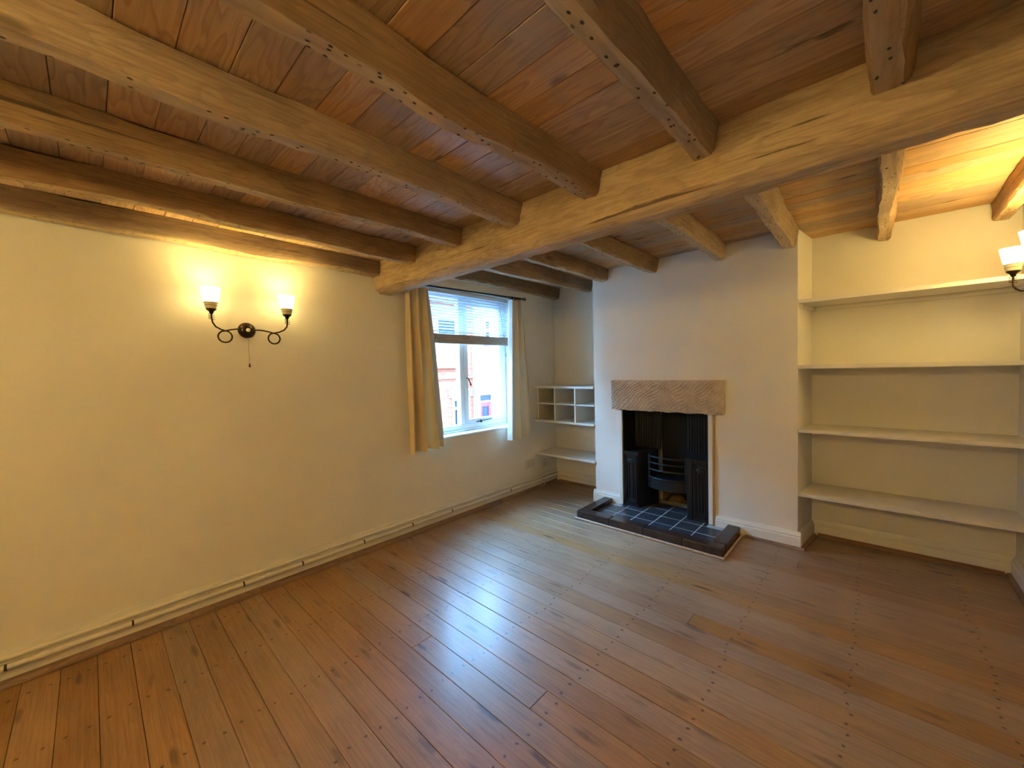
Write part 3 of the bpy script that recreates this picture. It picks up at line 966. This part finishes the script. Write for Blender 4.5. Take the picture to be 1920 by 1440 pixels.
def curtain(name, y0t, y1t, y0b, y1b, zt, zb, folds, seed, lab, lin_side, cloth='curtain', deep=1.0):
    root = empty(name, (RX, (y0b + y1b) / 2, zb))
    nu, nv = folds * 18, 34
    def surf(u, v):
        """u across 0..1, v down 0..1"""
        e = v ** .8
        y = (y0t + (y0b - y0t) * e) * (1 - u) + (y1t + (y1b - y1t) * e) * u
        ph = u * folds * 2 * math.pi + .5 * noise.noise(Vector((u * 3, v * 1.5, seed)))
        amp = (.032 + .018 * v) * deep + .006 * noise.noise(Vector((u * 4, v * 2, seed + 3)))
        x = RX + amp * math.sin(ph) + .012 * noise.noise(Vector((u * 2.5, v * 2, seed + 7)))
        y += .008 * math.cos(ph) * (.4 + v) + .012 * v * noise.noise(Vector((u * 5, v, seed + 11)))
        return Vector((x, y, zt + (zb - zt) * v + (.010 * noise.noise(Vector((u * 6, 0, seed))) if v > .9 else 0)))
    def sheet(nm, u0, u1, v0, v1, mat, thick, nuu, nvv, off=0.0):
        bm = bmesh.new()
        def grid(d):
            g = []
            for i in range(nuu + 1):
                row = []
                for j in range(nvv + 1):
                    u, v = u0 + (u1 - u0) * i / nuu, v0 + (v1 - v0) * j / nvv
                    p = surf(u, v)
                    du = surf(min(u + .004, 1.01), v) - surf(u - .004, v)
                    nrm = Vector((du.y, -du.x, 0)).normalized()
                    if nrm.x < 0 and False: nrm = -nrm
                    row.append(bm.verts.new(p + nrm * (off + d)))
                g.append(row)
            return g
        A, B = grid(thick / 2), grid(-thick / 2)
        for i in range(nuu):
            for j in range(nvv):
                bm.faces.new((A[i][j], A[i + 1][j], A[i + 1][j + 1], A[i][j + 1]))
                bm.faces.new((B[i][j], B[i][j + 1], B[i + 1][j + 1], B[i + 1][j]))
        for j in range(nvv):
            for i in (0, nuu):
                bm.faces.new((A[i][j], A[i][j + 1], B[i][j + 1], B[i][j]))
        for i in range(nuu):
            for j in (0, nvv):
                bm.faces.new((A[i][j], A[i + 1][j], B[i + 1][j], B[i][j]))
        return from_bm(nm, bm, mat, None, 60)
    adopt(root, sheet('cloth', 0, 1, 0, 1, cloth, .003, nu, nv))
    if lin_side:
        a, b = (.80, .995) if lin_side > 0 else (.005, .26)
        adopt(root, sheet('lining', a, b, .03, .955, 'lining', .002, nu // 3, nv, .0032))
    adopt(root, sheet('heading_tape', 0.01, .99, .002, .045, cloth, .002, nu, 2, .0034))
    tag(root, lab, 'curtain', 'pair of curtains at the window')
curtain('curtain', -1.652, -1.440, -1.668, -1.325, 1.978, .668, 3, 2, 'cream yellow curtain gathered on the left side of the window', 1)
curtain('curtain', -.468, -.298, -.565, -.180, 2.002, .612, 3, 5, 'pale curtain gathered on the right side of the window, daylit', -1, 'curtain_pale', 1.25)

# ------------------------------------------------------------------ wall lamps
_glass = {}
def shade_glass(power):
    if power not in _glass:
        _glass[power] = lamp_glass_mat('lit frosted glass %.2f' % power, power)
    return _glass[power]
def wall_lamp(wx, sgn, yc, zc, lab, power=1.0):
    """sgn: direction out of the wall along x"""
    r = empty('wall_lamp', (wx, yc, zc))
    X = lambda d: wx + sgn * d
    prof = [(.044, .001), (.046, .006), (.042, .016), (.030, .026), (.014, .031), (.001, .032)]
    adopt(r, lathe('back_plate', [(a, sgn * b) for a, b in prof], (wx, yc, zc), 'bronze', None, 'x', 28))
    adopt(r, lathe('centre_knob', [(.010, sgn * .031), (.011, sgn * .038), (.006, sgn * .044), (.001, sgn * .045)], (wx, yc, zc), 'plastic', None, 'x', 14))
    for s in (-1, 1):
        pts = [(X(.022), yc + s * .03, zc + .002), (X(.045), yc + s * .06, zc + .001), (X(.066), yc + s * .09, zc - .006)]
        cy, cz, rr = .122, -.048, .032
        for t in range(0, 25):
            a = math.pi / 2 - t * 2 * math.pi / 24
            pts.append((X(.075 + .010 * t / 24), yc + s * (cy + rr * math.cos(a)), zc + cz + rr * math.sin(a)))
        pts += [(X(.100), yc + s * .145, zc - .010), (X(.110), yc + s * .168, zc + .002), (X(.118), yc + s * .182, zc + .022), (X(.118), yc + s * .186, zc + .045), (X(.118), yc + s * .186, zc + .075)]
        adopt(r, tube('arm', pts, .0042, 'bronze', None, 8))
        c = (X(.118), yc + s * .186, zc)
        adopt(r, tube('coil', [(c[0] + .013 * math.cos(t), c[1] + .013 * math.sin(t), zc + .038 + .032 * t / 19) for t in [i * 19 / 60 for i in range(61)]], .0014, 'bronze', None, 5))
        adopt(r, lathe('shade_cup', [(.004, .066), (.008, .070), (.012, .082), (.024, .092), (.024, .096), (.004, .097)], c, 'bronze', None, 'z', 20))
        h0, h1 = .0975, .208
        adopt(r, lathe('shade_foot', [(.0245, h0), (.028, h0 + .018), (.0318, h0 + .0345), (.0285, h0 + .0345), (.025, h0 + .018), (.0215, h0 + .003)], c, 'footglass', None, 'z', 28, 60))
        gp = [(.032, h0 + .035), (.036, h0 + .052), (.047, h1), (.0445, h1), (.034, h0 + .052), (.029, h0 + .035)]
        adopt(r, lathe('lamp_shade', gp, c, shade_glass(power), None, 'z', 28, 60))
        for hh, rr2 in ((.016, .0292), (.030, .0322)):
            adopt(r, tube('shade_ring', [(c[0] + rr2 * math.cos(t), c[1] + rr2 * math.sin(t), zc + h0 + hh) for t in [i * 2 * math.pi / 24 for i in range(24)]], .0011, 'ring', None, 5, True))
        ld = bpy.data.lights.new('bulb', 'POINT')
        ld.energy = LAMP_BULB * power; ld.color = LAMP_COL; ld.shadow_soft_size = .016
        lo = bpy.data.objects.new('bulb', ld)
        lo.location = (c[0], c[1], zc + h1 - .045)
        COL.objects.link(lo); adopt(r, lo)
    adopt(r, tube('pull_chain', [(X(.020), yc + .004, zc - .04), (X(.014), yc + .004, zc - .12), (X(.014), yc + .004, zc - .195)], .0011, 'cord', None, 5))
    adopt(r, lathe('chain_bell', [(.001, 0), (.003, -.004), (.006, -.022), (.001, -.024)], (X(.014), yc + .004, zc - .195), 'bronze', None, 'z', 10))
    tag(r, lab, 'wall lamp', 'twin-shade wall lamps')
def fill_lamp_front(xc, zc, lab):
    before = set(o.name for o in COL.objects)
    wall_lamp(0.0, 1, 0.0, zc, lab, REAR_FILL)
    root = [o for o in COL.objects if o.name not in before and o.parent is None][0]
    root.location = (xc, YF, zc)
    root.rotation_euler = (0, 0, math.radians(90))
wall_lamp(0.0, 1, -2.690, 1.576, 'bronze twin wall lamp with two lit glass shades on the window wall', .62)
wall_lamp(0.0, 1, -4.22, 1.36, 'added unseen fill lamp on the window wall, behind the camera', .45)  # unseen lamp added as warm fill for the left side
fill_lamp_front(2.05, 1.76, 'added unseen fill lamp on the end wall behind the camera')  # unseen lamp added as the main warm fill for walls and floor
wall_lamp(XR, -1, -.385, 1.636, 'lit twin wall lamp on the right wall, cut by the picture edge', 1.75)

# unseen storey and neighbouring houses, added to shade the fronts across the street
up = boxes('wall_shade_block', [((-T, -14, ztop + .002), (5.5, 14, 7.5)), ((-T, -14, -1.85), (5.5, YF - T - .002, ztop)), ((-T, YB + T + .002, -1.85), (5.5, 14, ztop)), ((-T, YF - T, -1.85), (5.5, YB + T, -.062))], 'brick')
tag(up, kind='structure')
# ------------------------------------------------------------------ outside: houses across the street
FX = -7.0
ZS = -1.85
st = box('street', (-14, -14, ZS - .1), (-T - .02, 22, ZS), 'asphalt')
tag(st, kind='structure')
tag(box('pavement_strip', (FX + .2, -14, ZS + .001), (FX + 1.3, 22, ZS + .1), 'sandstone', None, .02), 'pale stone pavement kerb in front of the houses opposite', 'pavement')
bh = empty('brick_house', (FX, 3.5, ZS))
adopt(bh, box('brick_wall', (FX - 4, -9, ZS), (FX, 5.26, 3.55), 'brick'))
def house_roof(root, y0, y1, z, h):
    o = prism('roof', [(FX - 4.2, z), (FX + .25, z), (FX - 2, z + h)], 1, y0, y1, 'slate')
    adopt(root, o)
house_roof(bh, -9, 5.26, 3.55, 2.0)
adopt(bh, box('gutter', (FX + .02, -9, 3.42), (FX + .14, 5.25, 3.53), 'sandstone', None, .02))
def house_window(root, y0, y1, z0, z1, light_low, lint=True, split=.5):
    w = adopt(root, boxes('house_window', [((FX - .02, y0, z0), (FX + .03, y0 + .07, z1)), ((FX - .02, y1 - .07, z0), (FX + .03, y1, z1)),
                                            ((FX - .02, y0 + .07, z0), (FX + .03, y1 - .07, z0 + .08)), ((FX - .02, y0 + .07, z1 - .08), (FX + .03, y1 - .07, z1)),
                                            ((FX - .02, y0 + .07, z0 + (z1 - z0) * split - .04), (FX + .04, y1 - .07, z0 + (z1 - z0) * split + .04))], 'frame_paint'))
    zm = z0 + (z1 - z0) * split
    for a, b, mt in ((z0 + .08, zm - .04, 'pane_light' if light_low else 'pane_dark'), (zm + .04, z1 - .08, 'pane_dark')):
        p = box('pane', (FX - .015, y0 + .07, a), (FX + .012, y1 - .07, b), mt)
        p.parent = w; p.matrix_parent_inverse = w.matrix_world.inverted() if False else Matrix.Identity(4)
    adopt(root, box('stone_sill', (FX + .001, y0 - .09, z0 - .16), (FX + .09, y1 + .07, z0 - .005), 'sandstone', None, .01))
    if lint:
        adopt(root, box('stone_lintel', (FX + .001, y0 - .14, z1 + .005), (FX + .03, y1 + .14, z1 + .29), 'sandstone', None, .01))
house_window(bh, 3.84, 4.68, 1.57, 3.02, True, True, .60)
house_window(bh, .6, 1.44, 1.57, 3.02, False)
house_window(bh, -2.6, -1.76, 1.57, 3.02, False)
house_window(bh, 4.39, 5.10, -1.0, .47, False, True, .78)
house_window(bh, .5, 1.5, -1.0, .47, False)
adopt(bh, box('string_course', (FX + .001, -9, 1.08), (FX + .035, 5.25, 1.145), 'brick'))
tag(bh, 'red brick terraced house across the street, seen through the window', 'house')
wh = empty('white_house', (FX, 7, ZS))
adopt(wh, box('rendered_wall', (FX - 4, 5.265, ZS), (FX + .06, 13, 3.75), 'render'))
house_roof(wh, 5.265, 13, 3.78, 2.0)
adopt(wh, boxes('door_frame', [((FX + .061, 5.40, ZS), (FX + .11, 5.475, .56)), ((FX + .061, 6.08, ZS), (FX + .11, 6.155, .56)), ((FX + .061, 5.475, .50), (FX + .11, 6.08, .56)), ((FX + .061, 5.475, .265), (FX + .11, 6.08, .305))], 'frame_paint'))
adopt(wh, box('fanlight', (FX + .061, 5.475, .305), (FX + .085, 6.08, .50), 'pane_dark'))
dr = adopt(wh, boxes('front_door', [((FX + .061, 5.48, ZS), (FX + .10, 5.56, .262)), ((FX + .061, 5.86, ZS), (FX + .10, 6.07, .262)), ((FX + .061, 5.56, .12), (FX + .10, 5.86, .262)), ((FX + .061, 5.56, ZS), (FX + .10, 5.86, -.75))], 'red_door'))
p = box('door_pane', (FX + .061, 5.56, -.75), (FX + .085, 5.86, .12), 'pane_dark'); adopt(wh, p)
house_shift = FX
FX = FX + .06
house_window(wh, 6.7, 7.6, 1.6, 2.9, False)
house_window(wh, 5.75, 6.35, 2.35, 3.05, False)
FX = house_shift
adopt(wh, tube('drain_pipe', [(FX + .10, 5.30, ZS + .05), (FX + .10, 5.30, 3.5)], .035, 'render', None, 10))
tag(wh, 'white rendered house with a red front door across the street', 'house')
